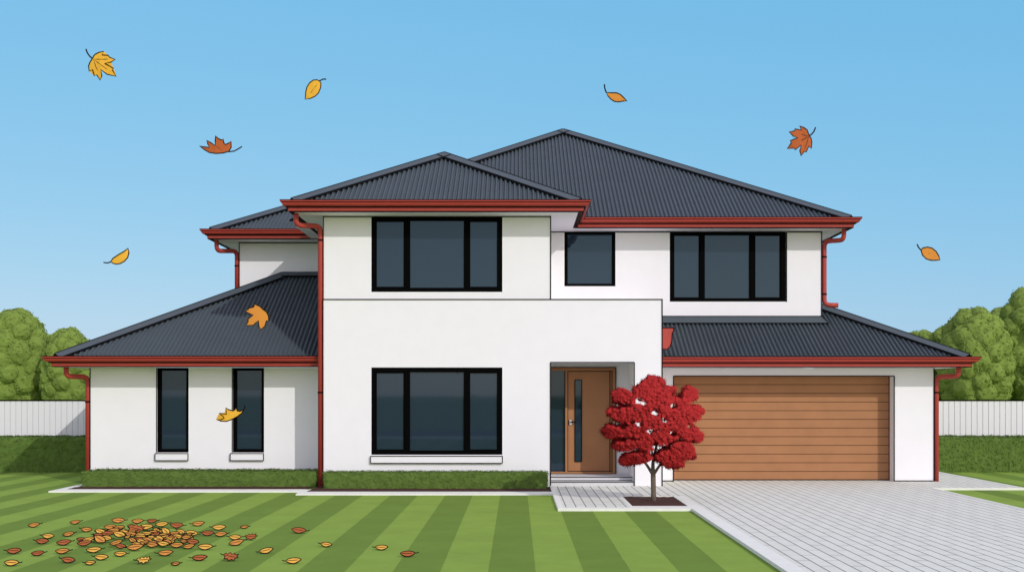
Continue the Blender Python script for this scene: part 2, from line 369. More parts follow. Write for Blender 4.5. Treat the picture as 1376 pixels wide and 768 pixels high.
# --- left wing
DW = 28.0; XW = X_(121, DW)
n1 = rect(210.6, 253.4, 493.5, 607.5, DW); n2 = rect(312.2, 354.8, 493.5, 607.5, DW)
mb = MB(); wall_grid(mb, XW, XL+.02, 0, LOW, DW, 8, [(n1[0], n1[1], n1[2], LOW, .13), (n2[0], n2[1], n2[2], LOW, .13)])
mb.bar((XW+.004, DW-.007, 0), (XW+.004, DW-.007, LOW), LW*.8, 'line')
for q in (n1, n2): mb.bar((q[0], DW-.007, q[2]), (q[0], DW-.007, LOW), LW*.7, 'line')
mb.build('wing_wall', house)
# --- garage
DG = 28.4; XG = X_(1255, DG)
gd = (X_(905, DG), X_(1201.5, DG), .0, Z_(504.8, DG))
mb = MB(); wall_grid(mb, XR, XG, 0, LOW, DG, 13.5, [gd+(.37,)])
yl = DG-.007
for a, b in (((gd[0], 0), (gd[0], gd[3])), ((gd[1], 0), (gd[1], gd[3])), ((gd[0], gd[3]), (gd[1], gd[3])), ((gd[1], .052), (XG, .052)), ((XG, 0), (XG, LOW)), ((XR, .052), (gd[0], .052))):
    mb.bar((a[0], yl, a[1]), (b[0], yl, b[1]), LW, 'line')
mb.build('garage_wall', house)
mb = MB(); nb = 12; z0 = DZ+.004; z1 = gd[3]+.02; ztop = Z_(504.8, DG+.37); bh = (ztop-z0)/nb
mb.box(gd[0], gd[1], DG+.38, DG+.42, z0, z1, 'woodline')
for i in range(nb):
    mb.box(gd[0]+.004, gd[1]-.004, DG+.355, DG+.38, z0+bh*i+(.008 if i else 0), min(z0+bh*(i+1)-.004, z1), 'wood')
mb.box(gd[0]+.004, gd[1]-.004, DG+.356, DG+.381, z0+bh*nb+.004, gd[3]-.001, 'wood')
mb.bar((gd[0], DG+.35, z0+.008), (gd[1], DG+.35, z0+.008), LW, 'line'); mb.bar((gd[1]-.008, DG+.35, z0), (gd[1]-.008, DG+.35, z1-.03), LW*.8, 'line')
mb.build('garage_door', house)

# --- windows
def window(r, y, muls, fw, sill=None, off=0.0, jamb=0.0):
    """r = opening x0,x1,z0,z1; frame stands 'off' behind the wall face"""
    x0, x1, z0, z1 = r; x0 += jamb; mb = MB(); yf = y+off; yb = yf+.07
    l, rr, b, t = fw
    mb.box(x0, x0+l, yf, yb, z0, z1, 'frame'); mb.box(x1-rr, x1, yf, yb, z0, z1, 'frame')
    mb.box(x0+l, x1-rr, yf, yb, z0, z0+b, 'frame'); mb.box(x0+l, x1-rr, yf, yb, z1-t, z1, 'frame')
    for m in muls: mb.box(m[0], m[1], yf+.003, yb, z0+b, z1-t, 'frame')
    f = mb.build('window', house)
    edges = [x0+l]+[e for m in muls for e in m]+[x1-rr]
    for i in range(0, len(edges), 2):
        g = MB(); g.box(edges[i], edges[i+1], yf+.035, yf+.045, z0+b, z1-t, 'glass'); g.build('pane', f)
        if len(edges) > 2 and i != 2:   # opening sash inside the frame
            s = MB(); e = .022; a, c = edges[i]+.002, edges[i+1]-.002
            s.box(a, a+e, yf+.012, yf+.034, z0+b, z1-t, 'frame'); s.box(c-e, c, yf+.012, yf+.034, z0+b, z1-t, 'frame')
            s.box(a+e, c-e, yf+.012, yf+.034, z0+b, z0+b+e, 'frame'); s.box(a+e, c-e, yf+.012, yf+.034, z1-t-e, z1-t, 'frame')
            s.build('sash', f)
    if sill:
        s = MB(); sx0, sx1, sz0, sz1 = sill; s.box(sx0, sx1, y-.045, y-.003, sz0, sz1, 'wall')
        ys = y-.05
        for p, q in (((sx0, sz0), (sx1, sz0)), ((sx0, sz1), (sx1, sz1)), ((sx0, sz0), (sx0, sz1)), ((sx1, sz0), (sx1, sz1))):
            s.bar((p[0], ys, p[1]), (q[0], ys, q[1]), LW*.75, 'line')
        s.build('sill', f)
    return f
def mul(a, D): return [(X_(p, D), X_(q, D)) for p, q in a]
window(wm, 27.0, mul([(543.5, 550.8), (623, 630.2)], 27), (.085, .09, .09, .10), rect(498.3, 675.3, 612, 621.5, 27), .015)
window((wu[0], wu[1], wu[2], SOF-.002), 27.03, mul([(543.5, 550.8), (623, 630.2)], 27), (.085, .09, .09, .09), None, .015)
window((w1[0], w1[1], w1[2], SOF-.002), DU, [], (.075, .08, .06, .055), None, .015)
window((w2[0], X_(1055.3, DU), w2[2], SOF-.002), DU, mul([(940.6, 947.3), (1007, 1014)], DU), (.085, .10, .08, .07), None, .015)
s1 = rect(209.2, 253.5, 608.5, 618, DW); s2 = rect(310, 354.8, 608.5, 618, DW)
window((n1[0], n1[1], n1[2], LOW-.002), DW, [], (.085, .065, .075, .06), s1, .06)
window((n2[0], n2[1], n2[2], LOW-.002), DW, [], (.085, .065, .075, .06), s2, .06)

# --- soffits
def soffit(x0, x1, y0, y1, z): 
    mb = MB(); mb.box(x0, x1, y0, y1, z, z+.02, 'soffit'); mb.build('soffit', house)
soffit(-4.60, 1.30, 26.44, 33, SOF+.004); soffit(-4.95, 7.51, 29.01, 41.4, SOF+.010); soffit(-7.38, -4.95, 31.11, 40.3, SOF+.007)
soffit(-9.80, XL-.002, 27.41, DW, LOW+.004); soffit(-9.80, XW, DW, 36, LOW+.004)
soffit(XR+.003, 9.75, 27.84, DG, LOW+.006); soffit(XG, 9.75, DG, 42, LOW+.006)

# --- gutters
PROF = [(.02, -.004, None), (.02, .0, 'red'), (.215, 0, 'redline'), (.227, 0, 'redline'), (.227, -.017, 'red'), (.222, -.042, 'redline'), (.198, -.058, 'red'), (.190, -.085, 'red'), (.168, -.112, 'red'),
        (.128, -.124, 'redline'), (.118, -.142, 'redline'), (.080, -.143, 'red'), (.075, -.209, 'redline'), (.070, -.228, 'redline'), (-.03, -.228, None)]
def gutter(path, ztop, ends=(False, False), H=.23):
    """path goes so that the outside is on its right-hand side (looking along it, seen from above)"""
    pts = [Vector((p[0], p[1], 0)) for p in path]; n = len(pts); offs = []
    for i in range(n):
        ns = []
        if i > 0: d = (pts[i]-pts[i-1]).normalized(); ns.append(Vector((d.y, -d.x, 0)))
        if i < n-1: d = (pts[i+1]-pts[i]).normalized(); ns.append(Vector((d.y, -d.x, 0)))
        if len(ns) == 2: s = (ns[0]+ns[1]); s = s/(s.dot(ns[0])); offs.append(s)
        else: offs.append(ns[0])
    k = H/.228; mb = MB()
    for i in range(n-1):
        for j in range(len(PROF)-1):
            a, b = PROF[j], PROF[j+1]; m = b[2] if a[2] is None else a[2]
            q = lambda t, pr: pts[t]+offs[t]*pr[0]+Vector((0, 0, ztop+pr[1]*k))
            mb.face([q(i, a), q(i, b), q(i+1, b), q(i+1, a)], m or 'red')
    for e, t in ((ends[0], 0), (ends[1], n-1)):
        if e: mb.face([pts[t]+offs[t]*p[0]+Vector((0, 0, ztop+p[1]*k)) for p in PROF], 'red')
    return mb.build('gutter', house)
GT = 5.932; GL = 2.775
gutter([(-4.60, 33), (-4.60, 26.43), (1.30, 26.43), (1.30, 29.0)], GT)
gutter([(1.315, 29.0), (7.515, 29.0), (7.515, 41.6), (-4.97, 41.6)], GT-.002)
gutter([(-7.385, 40.2), (-7.385, 31.1), (-4.2, 31.1)], GT-.001)
gutter([(-9.81, 35.6), (-9.81, 27.4), (XL-.003, 27.4)], GL)
gutter([(XR+.003, 27.83), (9.76, 27.83), (9.76, 42)], GL)

# --- corrugated roofs
def slope(mb, O, u, v, t, poly, pitch=.0975, amp=.028, seg=6, z_off=0):
    """O origin on the eave, u eave direction, v inward horizontal direction, t rise per metre, poly in (u,v) plan metres"""
    O = Vector(O); u = Vector(u).normalized(); v = Vector(v).normalized(); up = Vector((0, 0, 1))
    nrm = (up-v*t).normalized(); us = [p[0] for p in poly]; u0, u1 = min(us), max(us)
    n = int((u1-u0)/pitch*seg); prev = None
    for i in range(n+1):
        uu = u0+(u1-u0)*i/n; uq = min(max(uu, u0+1e-4), u1-1e-4); vs = []
        for a, b in zip(poly, poly[1:]+poly[:1]):
            if (a[0]-uq)*(b[0]-uq) <= 0 and a[0] != b[0]: vs.append(a[1]+(b[1]-a[1])*(uq-a[0])/(b[0]-a[0]))
        if not vs: prev = None; continue
        lo, hi = min(vs), max(vs); h = amp*math.cos(2*math.pi*uu/pitch)
        P = O+u*uu+v*lo+up*(lo*t+z_off)+nrm*h; Q = O+u*uu+v*hi+up*(hi*t+z_off)+nrm*h
        if prev: mb.face([prev[0], P, Q, prev[1]], 'roof')
        prev = (P, Q)
def cap(mb, P, Q, n1, n2, w=.23, lift=.05, cap_end=True):
    P = Vector(P); Q = Vector(Q); e = (Q-P).normalized(); n1 = Vector(n1).normalized(); n2 = Vector(n2).normalized()
    d1 = n1.cross(e).normalized(); d2 = e.cross(n2).normalized()
    if d1.z > 0: d1 = -d1
    if d2.z > 0: d2 = -d2
    up = (n1+n2).normalized()*lift*1.3
    r = [(p+up, p+d1*w+n1*.046, p+d2*w+n2*.046, p+d1*w+n1*.015, p+d2*w+n2*.015) for p in (P, Q)]
    a, b = r
    mb.face([a[0], b[0], b[1], a[1]], 'cap'); mb.face([a[0], a[2], b[2], b[0]], 'cap')
    mb.face([a[1], b[1], b[3], a[3]], 'cap'); mb.face([a[2], a[4], b[4], b[2]], 'cap')
    for k in (1, 2): mb.bar(a[k], b[k], .034, 'line', up=tuple(n1 if k == 1 else n2))
    mb.bar(a[0], b[0], .020, 'line')
def nv(v, t): return (Vector((0, 0, 1))-Vector(v)*t).normalized()
VF, VB, VLf, VRt = (0, 1, 0), (0, -1, 0), (1, 0, 0), (-1, 0, 0)     # inward directions of front, back, left, right slopes
def hip_roof(x0, x1, y0, y1, z0, t, r, xr=None, front=True, back=True, left=True, right=True, ridge_y1=None, name='roof'):
    W, L = x1-x0, y1-y0; mb = MB()
    return mb
# main front roof: apex then ridge running back
x0, x1, y0 = -4.62, 1.32, 26.45; r = (x1-x0)/2; t = .505; z0 = GT+.0; xa = (x0+x1)/2; ya = y0+r; za = z0+r*t; yb = 33.2
mb = MB()
slope(mb, (x0, y0, z0), (1, 0, 0), VF, t, [(0, 0), (2*r, 0), (r, r)])
slope(mb, (x0, y0, z0), (0, 1, 0), VLf, t, [(0, 0), (r, r), (yb-y0, r), (yb-y0, 0)])
slope(mb, (x1, y0, z0), (0, 1, 0), VRt, t, [(0, 0), (r, r), (yb-y0, r), (yb-y0, 0)])
rf = mb.build('roof', house, smooth=False)
mb = MB(); cap(mb, (x0, y0, z0), (xa, ya, za), nv(VF, t), nv(VLf, t)); cap(mb, (x1, y0, z0), (xa, ya, za), nv(VF, t), nv(VRt, t)); cap(mb, (xa, ya, za), (xa, 32.4, za), nv(VLf, t), nv(VRt, t))
mb.build('ridge_cap', rf)
# big roof
x0, x1, y0 = -4.99, 7.55, 29.03; r = (x1-x0)/2; t = .516; z0 = GT-.002; xa, ya, za = (x0+x1)/2, y0+r, GT+r*t; y1 = y0+2*r
mb = MB()
tri = [(0, 0), (2*r, 0), (r, r)]
slope(mb, (x0, y0, z0), (1, 0, 0), VF, t, tri); slope(mb, (x1, y0, z0), (0, 1, 0), VRt, t, tri)
slope(mb, (x0, y0, z0), (0, 1, 0), VLf, t, tri); slope(mb, (x0, y1, z0), (1, 0, 0), VB, t, tri)
rf = mb.build('roof', house)
mb = MB()
for cx, cy, va, vb in ((x0, y0, VF, VLf), (x1, y0, VF, VRt), (x0, y1, VB, VLf), (x1, y1, VB, VRt)): cap(mb, (cx, cy, z0), (xa, ya, za), nv(va, t), nv(vb, t))
mb.build('ridge_cap', rf)
# upper left roof
x0, x1, y0, y1 = -7.41, -.5, 31.13, 40.2; r = (y1-y0)/2; t = .49; z0 = GT-.001; za = z0+r*t
mb = MB()
slope(mb, (x0, y0, z0), (1, 0, 0), VF, t, [(0, 0), (x1-x0, 0), (x1-x0, r), (r, r)])
slope(mb, (x0, y1, z0), (1, 0, 0), VB, t, [(0, 0), (x1-x0, 0), (x1-x0, r), (r, r)])
slope(mb, (x0, y0, z0), (0, 1, 0), VLf, t, [(0, 0), (2*r, 0), (r, r)])
rf = mb.build('roof', house)
mb = MB(); cap(mb, (x0, y0, z0), (x0+r, y0+r, za), nv(VF, t), nv(VLf, t)); cap(mb, (x0, y1, z0), (x0+r, y0+r, za), nv(VB, t), nv(VLf, t)); cap(mb, (x0+r, y0+r, za), (-1.5, y0+r, za), nv(VF, t), nv(VB, t))
mb.build('ridge_cap', rf)
# left wing roof
x0, x1, y0 = -9.83, XL-.004, 27.43; r = 4.09; t = .515; z0 = GL; y1 = y0+2*r; za = z0+r*t
mb = MB()
slope(mb, (x0, y0, z0), (1, 0, 0), VF, t, [(0, 0), (x1-x0, 0), (x1-x0, r), (r, r)])
slope(mb, (x0, y1, z0), (1, 0, 0), VB, t, [(0, 0), (x1-x0, 0), (x1-x0, r), (r, r)])
slope(mb, (x0, y0, z0), (0, 1, 0), VLf, t, [(0, 0), (2*r, 0), (r, r)])
rf = mb.build('roof', house)
mb = MB(); cap(mb, (x0, y0, z0), (x0+r, y0+r, za), nv(VF, t), nv(VLf, t), w=.24); cap(mb, (x0, y1, z0), (x0+r, y0+r, za), nv(VB, t), nv(VLf, t)); cap(mb, (x0+r, y0+r, za), (x1, y0+r, za), nv(VF, t), nv(VB, t), w=.2)
mb.build('ridge_cap', rf)
# garage roof
x0, x1, y0 = XR+.004, 9.80, 27.86; t = .487; z0 = GL; rr = 2.72; ye = 42
mb = MB()
slope(mb, (x0, y0, z0), (1, 0, 0), VF, t, [(0, 0), (x1-x0, 0), (x1-x0-rr, rr), (0, rr)])
slope(mb, (x1, y0, z0), (0, 1, 0), VRt, t, [(0, 0), (rr, rr), (ye-y0, rr), (ye-y0, 0)])
rf = mb.build('roof', house)
mb = MB(); cap(mb, (x1, y0, z0), (x1-rr, y0+rr, z0+rr*t), nv(VF, t), nv(VRt, t), w=.24)
mb.build('ridge_cap', rf)
# flashing at the foot of the upper right wall
zf = z0+(DU-y0)*t
mb = MB(); a0, a1 = XR+.004, XUR
zt = Z_(425, DU)
mb.face([(a0, DU-.012, zt), (a0, DU-.13, zf-.13*t+.03), (a1+.13, DU-.13, zf-.13*t+.03), (a1+.012, DU-.012, zt)], 'cap')
mb.bar((a0, DU-.135, zf-.13*t+.03), (a1+.13, DU-.135, zf-.13*t+.03), LW, 'line')
mb.face([(a1+.012, DU-.012, zt), (a1+.13, DU-.13, zf-.13*t+.03), (a1+.13, 41, zf-.13*t+.03), (a1+.012, 41, zt)], 'cap')
mb.bar((a1+.012, DU-.015, zt), (a1+.13, DU-.133, zf-.13*t+.03), LW*.8, 'line')
mb.build('flashing', house)

# --- downpipes
def pipe(pts, r=.055, rings=()):
    mb = MB(); P = fillet(pts, .14); mb.tube(P, r, 'red', 12)
    o = mb.build('downpipe', house, smooth=True)
    for q in rings:
        b = MB(); b.tube([(q[0], q[1], q[2]-.018), (q[0], q[1], q[2]+.018)], r+.008, 'redline', 12); b.box(q[0]-.02, q[0]+.02, q[1], q[1]+r+.04, q[2]-.015, q[2]+.015, 'redline'); b.build('pipe_bracket', o)
    # dark seams at the elbows
    b = MB()
    return o
g = GT-.2
pipe([(X_(397.5, 26.6), 26.62, g), (X_(397.5, 26.6), 26.62, Z_(303, 26.7)), (XL-.06, 27.06, Z_(304, 27.06)), (XL-.06, 27.06, .02)], rings=[(XL-.06, 27.06, 5.2), (XL-.06, 27.06, 2.0)])
pipe([(X_(291, 31.3), 31.3, g), (X_(291, 31.3), 31.3, Z_(337, 31.3)), (XUL-.06, DL+.02, Z_(337, DL)), (XUL-.06, DL+.02, 4.2)], rings=[(XUL-.06, DL+.02, Z_(357, DL))])
pipe([(X_(1134, 29.2), 29.2, g), (X_(1134, 29.2), 29.2, Z_(323, 29.3)), (XUR+.065, DU+.02, Z_(324, DU)), (XUR+.065, DU+.02, Z_(409.5, DU)), (X_(1126, DU), DU-.02, Z_(410, DU))], rings=[(XUR+.065, DU+.02, Z_(345, DU)), (XUR+.065, DU+.02, Z_(395, DU))])
pipe([(X_(89, 27.6), 27.6, GL-.2), (X_(89, 27.6), 27.6, Z_(505, 27.6)), (XW-.055, 28.03, Z_(506, 28)), (XW-.055, 28.03, .02)], rings=[(XW-.055, 28.03, 1.8)])
pipe([(X_(1288, 28), 28.0, GL-.2), (X_(1288, 28), 28.0, Z_(505, 28)), (XG+.06, DG+.03, Z_(506, DG)), (XG+.06, DG+.03, .04)], rings=[(XG+.06, DG+.03, 2.0)])
# rain head on the side of the porch block
mb = MB(); yh0, yh1 = 27.5, 27.78; s = 27.5
prof = [(889.9, 440), (905.3, 440), (905.3, 444), (903.2, 447), (902.6, 458), (900.5, 465), (896.5, 469), (889.9, 469)]
pw = [(X_(a, s)+.004, Z_(b, s)) for a, b in prof]; n = len(pw)
mb.face([(p[0], yh0, p[1]) for p in pw], 'red'); mb.face([(p[0], yh1, p[1]) for p in pw][::-1], 'red')
for i in range(n):
    a, b = pw[i], pw[(i+1) % n]; mb.face([(a[0], yh0, a[1]), (a[0], yh1, a[1]), (b[0], yh1, b[1]), (b[0], yh0, b[1])], 'red')
    if i < n-1: mb.bar((a[0], yh0-.004, a[1]), (b[0], yh0-.004, b[1]), .018, 'redline')
mb.build('rain_head', house)

# ------------------------------------------------------------------ FENCES
def fence(x0, x1, y, label):
    e = empty('white_fence', ((x0+x1)/2, y, 0), label, 'fence', 'white side fences')
    mb = MB(); p = .148; n = int((x1-x0)/p)
    for i in range(n):
        a = x0+i*p; mb.box(a+.008, a+p-.008, y, y+.02, .03, 1.78, 'fence')
    mb.box(x0, x0+n*p, y+.02, y+.03, .03, 1.78, 'fence'); mb.build('fence_panel', e)
    mb = MB(); mb.box(x0, x0+n*p, y-.015, y+.045, 1.78, 1.812, 'frame'); mb.build('top_rail', e)
    for k in range(int((x1-x0)/2.4)+1):
        mb = MB(); mb.box(x0+2.4*k, x0+2.4*k+.08, y+.031, y+.11, 0, 1.77, 'fence'); mb.build('post', e)
fence(-19, -6.2, 33.6, 'white vertical board fence behind the hedge left of the house')
fence(7.3, 19.5, 33.6, 'white vertical board fence behind the hedge right of the house')

# ------------------------------------------------------------------ HEDGES
def leafquad(vs, fs, p, n, s, rnd):
    n = n.normalized(); a = n.orthogonal().normalized(); b = n.cross(a); ang = rnd.uniform(0, 6.28)
    u = a*math.cos(ang)+b*math.sin(ang); v = n.cross(u); k = len(vs)
    vs += [p-u*s, p+v*s*.5+n*s*.15, p+u*s, p-v*s*.5+n*s*.15]; fs.append((k, k+1, k+2, k+3))
def hedge(x0, x1, y0, y1, h, label, cat='hedge', leaf=.03, dens=260, amp=.03, rd=.06):
    rnd = random.Random(int(abs(x0*100))); st = .07; mb = MB()
    W, L = x1-x0, y1-y0
    def disp(p):
        q = Vector(p); c = Vector(((x0+x1)/2, (y0+y1)/2, h/2)); 
        # rounded edges
        for ax, (lo, hi) in enumerate(((x0, x1), (y0, y1))):
            pass
        n = Vector((0, 0, 0))
        e = [min(q.x-x0, x1-q.x), min(q.y-y0, y1-q.y), h-q.z]
        d = noise.noise(q*3.1)*amp+noise.noise(q*11)*amp*.7
        if e[0] < .001: n.x = -1 if q.x-x0 < .001 else 1
        if e[1] < .001: n.y = -1 if q.y-y0 < .001 else 1
        if e[2] < .001: n.z = 1
        if n.length > 0: n.normalize()
        # pull corners in
        cnt = sum(1 for k in e if k < .001)
        if cnt >= 2: q = q-n*rd*.6
        return q+n*d
    def sheet(o, a, b, la, lb):
        na, nb_ = max(2, int(la/st)), max(2, int(lb/st)); vs = []; fs = []
        for j in range(nb_+1):
            for i in range(na+1): vs.append(disp(o+a*(la*i/na)+b*(lb*j/nb_)))
        for j in range(nb_):
            for i in range(na): k = j*(na+1)+i; fs.append((k, k+1, k+na+2, k+na+1))
        mb.raw(vs, fs, 'hedge')
        n = a.cross(b); lv = []; lf = []
        for _ in range(int(la*lb*dens)):
            p = disp(o+a*la*rnd.random()+b*lb*rnd.random())+n*rnd.uniform(-.005, .02)
            leafquad(lv, lf, p, n+Vector((rnd.uniform(-.4, .4), rnd.uniform(-.4, .4), rnd.uniform(-.1, .6))), leaf*rnd.uniform(.7, 1.3), rnd)
        mb.raw(lv, lf, 'hedge')
    X, Y, Z = Vector((1, 0, 0)), Vector((0, 1, 0)), Vector((0, 0, 1))
    sheet(Vector((x0, y0, 0)), X, Z, W, h); sheet(Vector((x0, y0, h)), X, Y, W, L)
    sheet(Vector((x0, y1, 0)), -Y, Z, L, h); sheet(Vector((x1, y0, 0)), Y, Z, L, h); sheet(Vector((x1, y1, 0)), -X, Z, W, h)
    o = mb.build('hedge', origin=((x0+x1)/2, (y0+y1)/2, 0)); tag(o, label, cat); return o
hedge(-9.15, -4.2, 27.0, 27.93, .34, 'low clipped green hedge under the two narrow windows of the left wing', amp=.02, leaf=.022, dens=700, rd=.04)
hedge(-3.98, .64, 26.45, 26.93, .36, 'low clipped green hedge below the wide ground floor window', amp=.02, leaf=.022, dens=700, rd=.04)
hedge(-18, -7.6, 32.3, 33.5, .87, 'tall dark green hedge along the fence left of the house', leaf=.035, dens=320)
hedge(8.6, 18.5, 32.3, 33.5, .87, 'tall dark green hedge along the fence right of the house', leaf=.035, dens=320)

# ------------------------------------------------------------------ BACKGROUND TREES
def ico(sub=2):
    bm = bmesh.new(); bmesh.ops.create_icosphere(bm, subdivisions=sub, radius=1); v = [x.co.copy() for x in bm.verts]; f = [tuple(q.index for q in g.verts) for g in bm.faces]; bm.free(); return v, f
ICO = ico(3)
def bg_tree(px, top, rpx, D, label, seed, lobes=64):
    rnd = random.Random(seed); s = F/D; X = (px-VX)/s; zt = EYE+(VY-top)/s; rx = rpx/s; zb = .9
    e = empty('broadleaf_tree', (X, D, 0), label, 'tree', 'trees beyond the white fence')
    cz = (zt+zb)/2; rz = (zt-zb)/2
    t = MB(); t.tube([(X, D, 0), (X+.05, D, cz*.5), (X, D, cz), (X, D, cz+rz*.5)], [.2, .16, .12, .05], 'bark', 8)
    for k in range(5):
        a = k*1.26+rnd.random(); t.tube([(X, D, cz*.6+k*.15), (X+math.cos(a)*rx*.4, D+math.sin(a)*rx*.4, cz+.2), (X+math.cos(a)*rx*.7, D+math.sin(a)*rx*.7, cz+rz*.4)], [.09, .06, .03], 'bark', 6)
    t.build('trunk', e)
    c = MB(); L = []
    for i in range(lobes):
        z = 1-2*(i+.5)/lobes; a = i*2.4+rnd.random()*.5; rr = math.sqrt(1-z*z); lr = rnd.uniform(.30, .42)*min(rx, rz*1.1)
        kx = max(rx-lr*.9, .1); kz = max(rz-lr*.95, .1)
        L.append((Vector((X+math.cos(a)*rr*kx, D+math.sin(a)*rr*kx, cz+z*kz)), lr))
    c.raw([Vector((X, D, cz))+Vector((v.x*rx*.86, v.y*rx*.86, v.z*rz*.86))*(1+.05*noise.noise(v*2.2+Vector((X, 0, 0)))) for v in ICO[0]], ICO[1], 'treeleaf')
    for p, lr in L:
        vs = [p+v*lr*(.93+.12*noise.noise(v*2.5+p)) for v in ICO[0]]; c.raw(vs, ICO[1], 'treeleaf')
        lv = []; lf = []
        for _ in range(int(4*math.pi*lr*lr*95)):
            n = Vector((rnd.gauss(0, 1), rnd.gauss(0, 1), rnd.gauss(0, 1))).normalized()
            q = p+n*lr*(.95+.12*noise.noise(n*2.5+p)+rnd.uniform(-.03, .07))
            leafquad(lv, lf, q, n+Vector((rnd.uniform(-.5, .5), rnd.uniform(-.5, .5), rnd.uniform(-.2, .6))), rnd.uniform(.035, .055), rnd)
        c.raw(lv, lf, 'treeleaf')
    c.build('crown', e)
for a in ((20, 412, 50, 42, 'tallest rounded green tree at the left edge, beyond the fence', 1),
          (-70, 405, 62, 42, 'green tree beyond the fence, just off the left edge', 2),
          (92, 438, 38, 41, 'lower green tree beyond the fence beside the left wing roof', 3),
          (150, 455, 42, 43, 'green tree hidden behind the left wing roof', 4),
          (1190, 462, 42, 43, 'low green tree behind the right end of the garage roof', 5),
          (1237, 442, 38, 42, 'small rounded green tree peeking above the garage roof slope', 6),
          (1309, 410, 52, 41, 'middle green tree beyond the fence right of the garage', 7),
          (56, 446, 34, 45, 'green tree filling the gap between the tallest and lower trees left of the house', 9),
          (1274, 436, 36, 45, 'green tree in the dip between the small and middle trees right of the house', 10),
          (1352, 409, 40, 45, 'green tree between the middle and tallest trees right of the garage', 11),
          (1388, 382, 56, 42, 'tallest green tree at the right edge, beyond the fence', 8)):
    bg_tree(*a)

# ------------------------------------------------------------------ RED MAPLE
TD = 23.4
def cp(cx, cy): return 800+cx*.2606, 495+cy*.2606
def wp(cx, cy, D=TD): a, b = cp(cx, cy); return Vector((X_(a, D), D, Z_(b, D)))
base = wp(300, 690); base.z = .03
tree = empty('japanese_maple', (base.x, TD, 0), 'small red maple tree with a slim grey trunk in the square mulch bed', 'tree')
t = MB()
f0 = wp(298, 548)
t.tube([Vector((base.x, TD, 0)), wp(300, 640), f0, f0+Vector((0, 0, .08))], [.052, .046, .046, .03], 'bark', 10)
def limb(pts, r0, r1):
    n = len(pts); t.tube(fillet(pts, .1, 3), r0, 'bark', 8, r1=r1)
limb([f0, wp(275, 510, TD-.02), wp(245, 468, TD-.05), wp(200, 400, TD-.12), wp(140, 330, TD-.15)], .032, .008)
limb([f0, wp(296, 480), wp(318, 385, TD+.02), wp(330, 250, TD+.05), wp(310, 120, TD)], .036, .008)
limb([f0, wp(296, 450, TD+.06), wp(284, 380, TD+.12), wp(240, 280, TD+.2), wp(200, 180, TD+.2)], .022, .006)
limb([f0, wp(320, 515, TD-.03), wp(345, 478, TD-.06), wp(400, 400, TD-.1), wp(470, 320, TD-.1)], .030, .008)
limb([wp(330, 400), wp(400, 330, TD+.1), wp(450, 240, TD+.15), wp(490, 140, TD+.1)], .018, .005)
limb([wp(240, 460, TD-.06), wp(200, 455, TD-.15), wp(150, 470, TD-.2)], .014, .005)
limb([wp(350, 475, TD-.07), wp(400, 460, TD-.15), wp(450, 470, TD-.2)], .014, .005)
t.build('trunk', tree, smooth=True)
pads = [([(185,145),(205,95),(240,75),(275,45),(325,45),(350,70),(350,95),(405,100),(400,140),(430,165),(460,180),(470,240),(430,290),(400,350),(330,390),(280,370),(230,330),(190,290),(160,250),(150,200)], 0, .62, 2900),
 ([(90,130),(130,105),(165,120),(185,150),(200,190),(180,220),(130,180),(95,160)], .1, .25, 420),
 ([(60,222),(85,200),(130,200),(190,215),(230,260),(200,290),(140,275),(95,255)], -.1, .25, 520),
 ([(40,320),(60,290),(110,300),(180,290),(230,310),(240,350),(170,345),(110,355),(60,345)], .05, .28, 560),
 ([(90,400),(110,370),(170,360),(240,350),(290,380),(285,410),(260,420),(200,400),(140,415),(100,405)], .15, .28, 480),
 ([(120,470),(150,440),(210,425),(260,425),(280,455),(230,480),(140,490)], -.1, .28, 460),
 ([(440,150),(450,115),(480,93),(525,115),(520,145),(480,165),(450,185),(420,190)], .1, .22, 360),
 ([(400,190),(480,195),(535,195),(555,215),(530,245),(490,270),(430,260),(400,220)], 0, .28, 520),
 ([(430,250),(470,265),(510,310),(545,340),(535,370),(490,365),(440,350),(400,330)], -.12, .28, 520),
 ([(360,420),(400,375),(440,370),(480,380),(510,430),(500,455),(440,450)], .15, .24, 380),
 ([(305,440),(350,415),(430,420),(500,440),(510,455),(440,465),(450,490),(420,505),(370,500),(310,465)], -.1, .3, 620)]
holes = [(115,185,11,9),(150,188,11,8),(212,165,13,13),(238,178,8,7),(292,225,14,12),(338,262,13,10),(388,188,14,10),(392,128,11,17),(132,288,22,9),(208,283,9,10),(265,316,15,9),(385,328,13,8),(178,271,7,5),(120,358,15,9),(180,356,12,4),(204,412,9,9),(340,88,8,9),(325,405,22,14),(290,385,6,12),(470,295,14,7)]
def inside(pt, poly):
    x, y = pt; c = False
    for (ax, ay), (bx, by) in zip(poly, poly[1:]+poly[:1]):
        if (ay > y) != (by > y) and x < (bx-ax)*(y-ay)/(by-ay)+ax: c = not c
    return c
def edged(pt, poly):
    m = 1e9
    for a, b in zip(poly, poly[1:]+poly[:1]):
        ab = (b[0]-a[0], b[1]-a[1]); L2 = ab[0]**2+ab[1]**2; k = max(0, min(1, ((pt[0]-a[0])*ab[0]+(pt[1]-a[1])*ab[1])/L2))
        m = min(m, math.hypot(pt[0]-a[0]-ab[0]*k, pt[1]-a[1]-ab[1]*k))
    return m
STAR = []
for k, (ang, ln) in enumerate(((0, 1), (42, .9), (84, .68), (130, .42), (180, .2), (230, .42), (276, .68), (318, .9))):
    STAR.append((math.cos(R(ang))*ln, math.sin(R(ang))*ln)); 
    nx = (21, 63, 107, 155, 205, 253, 297, 339)[k]; STAR.append((math.cos(R(nx))*.30, math.sin(R(nx))*.30))
rnd = random.Random(5); c = MB()
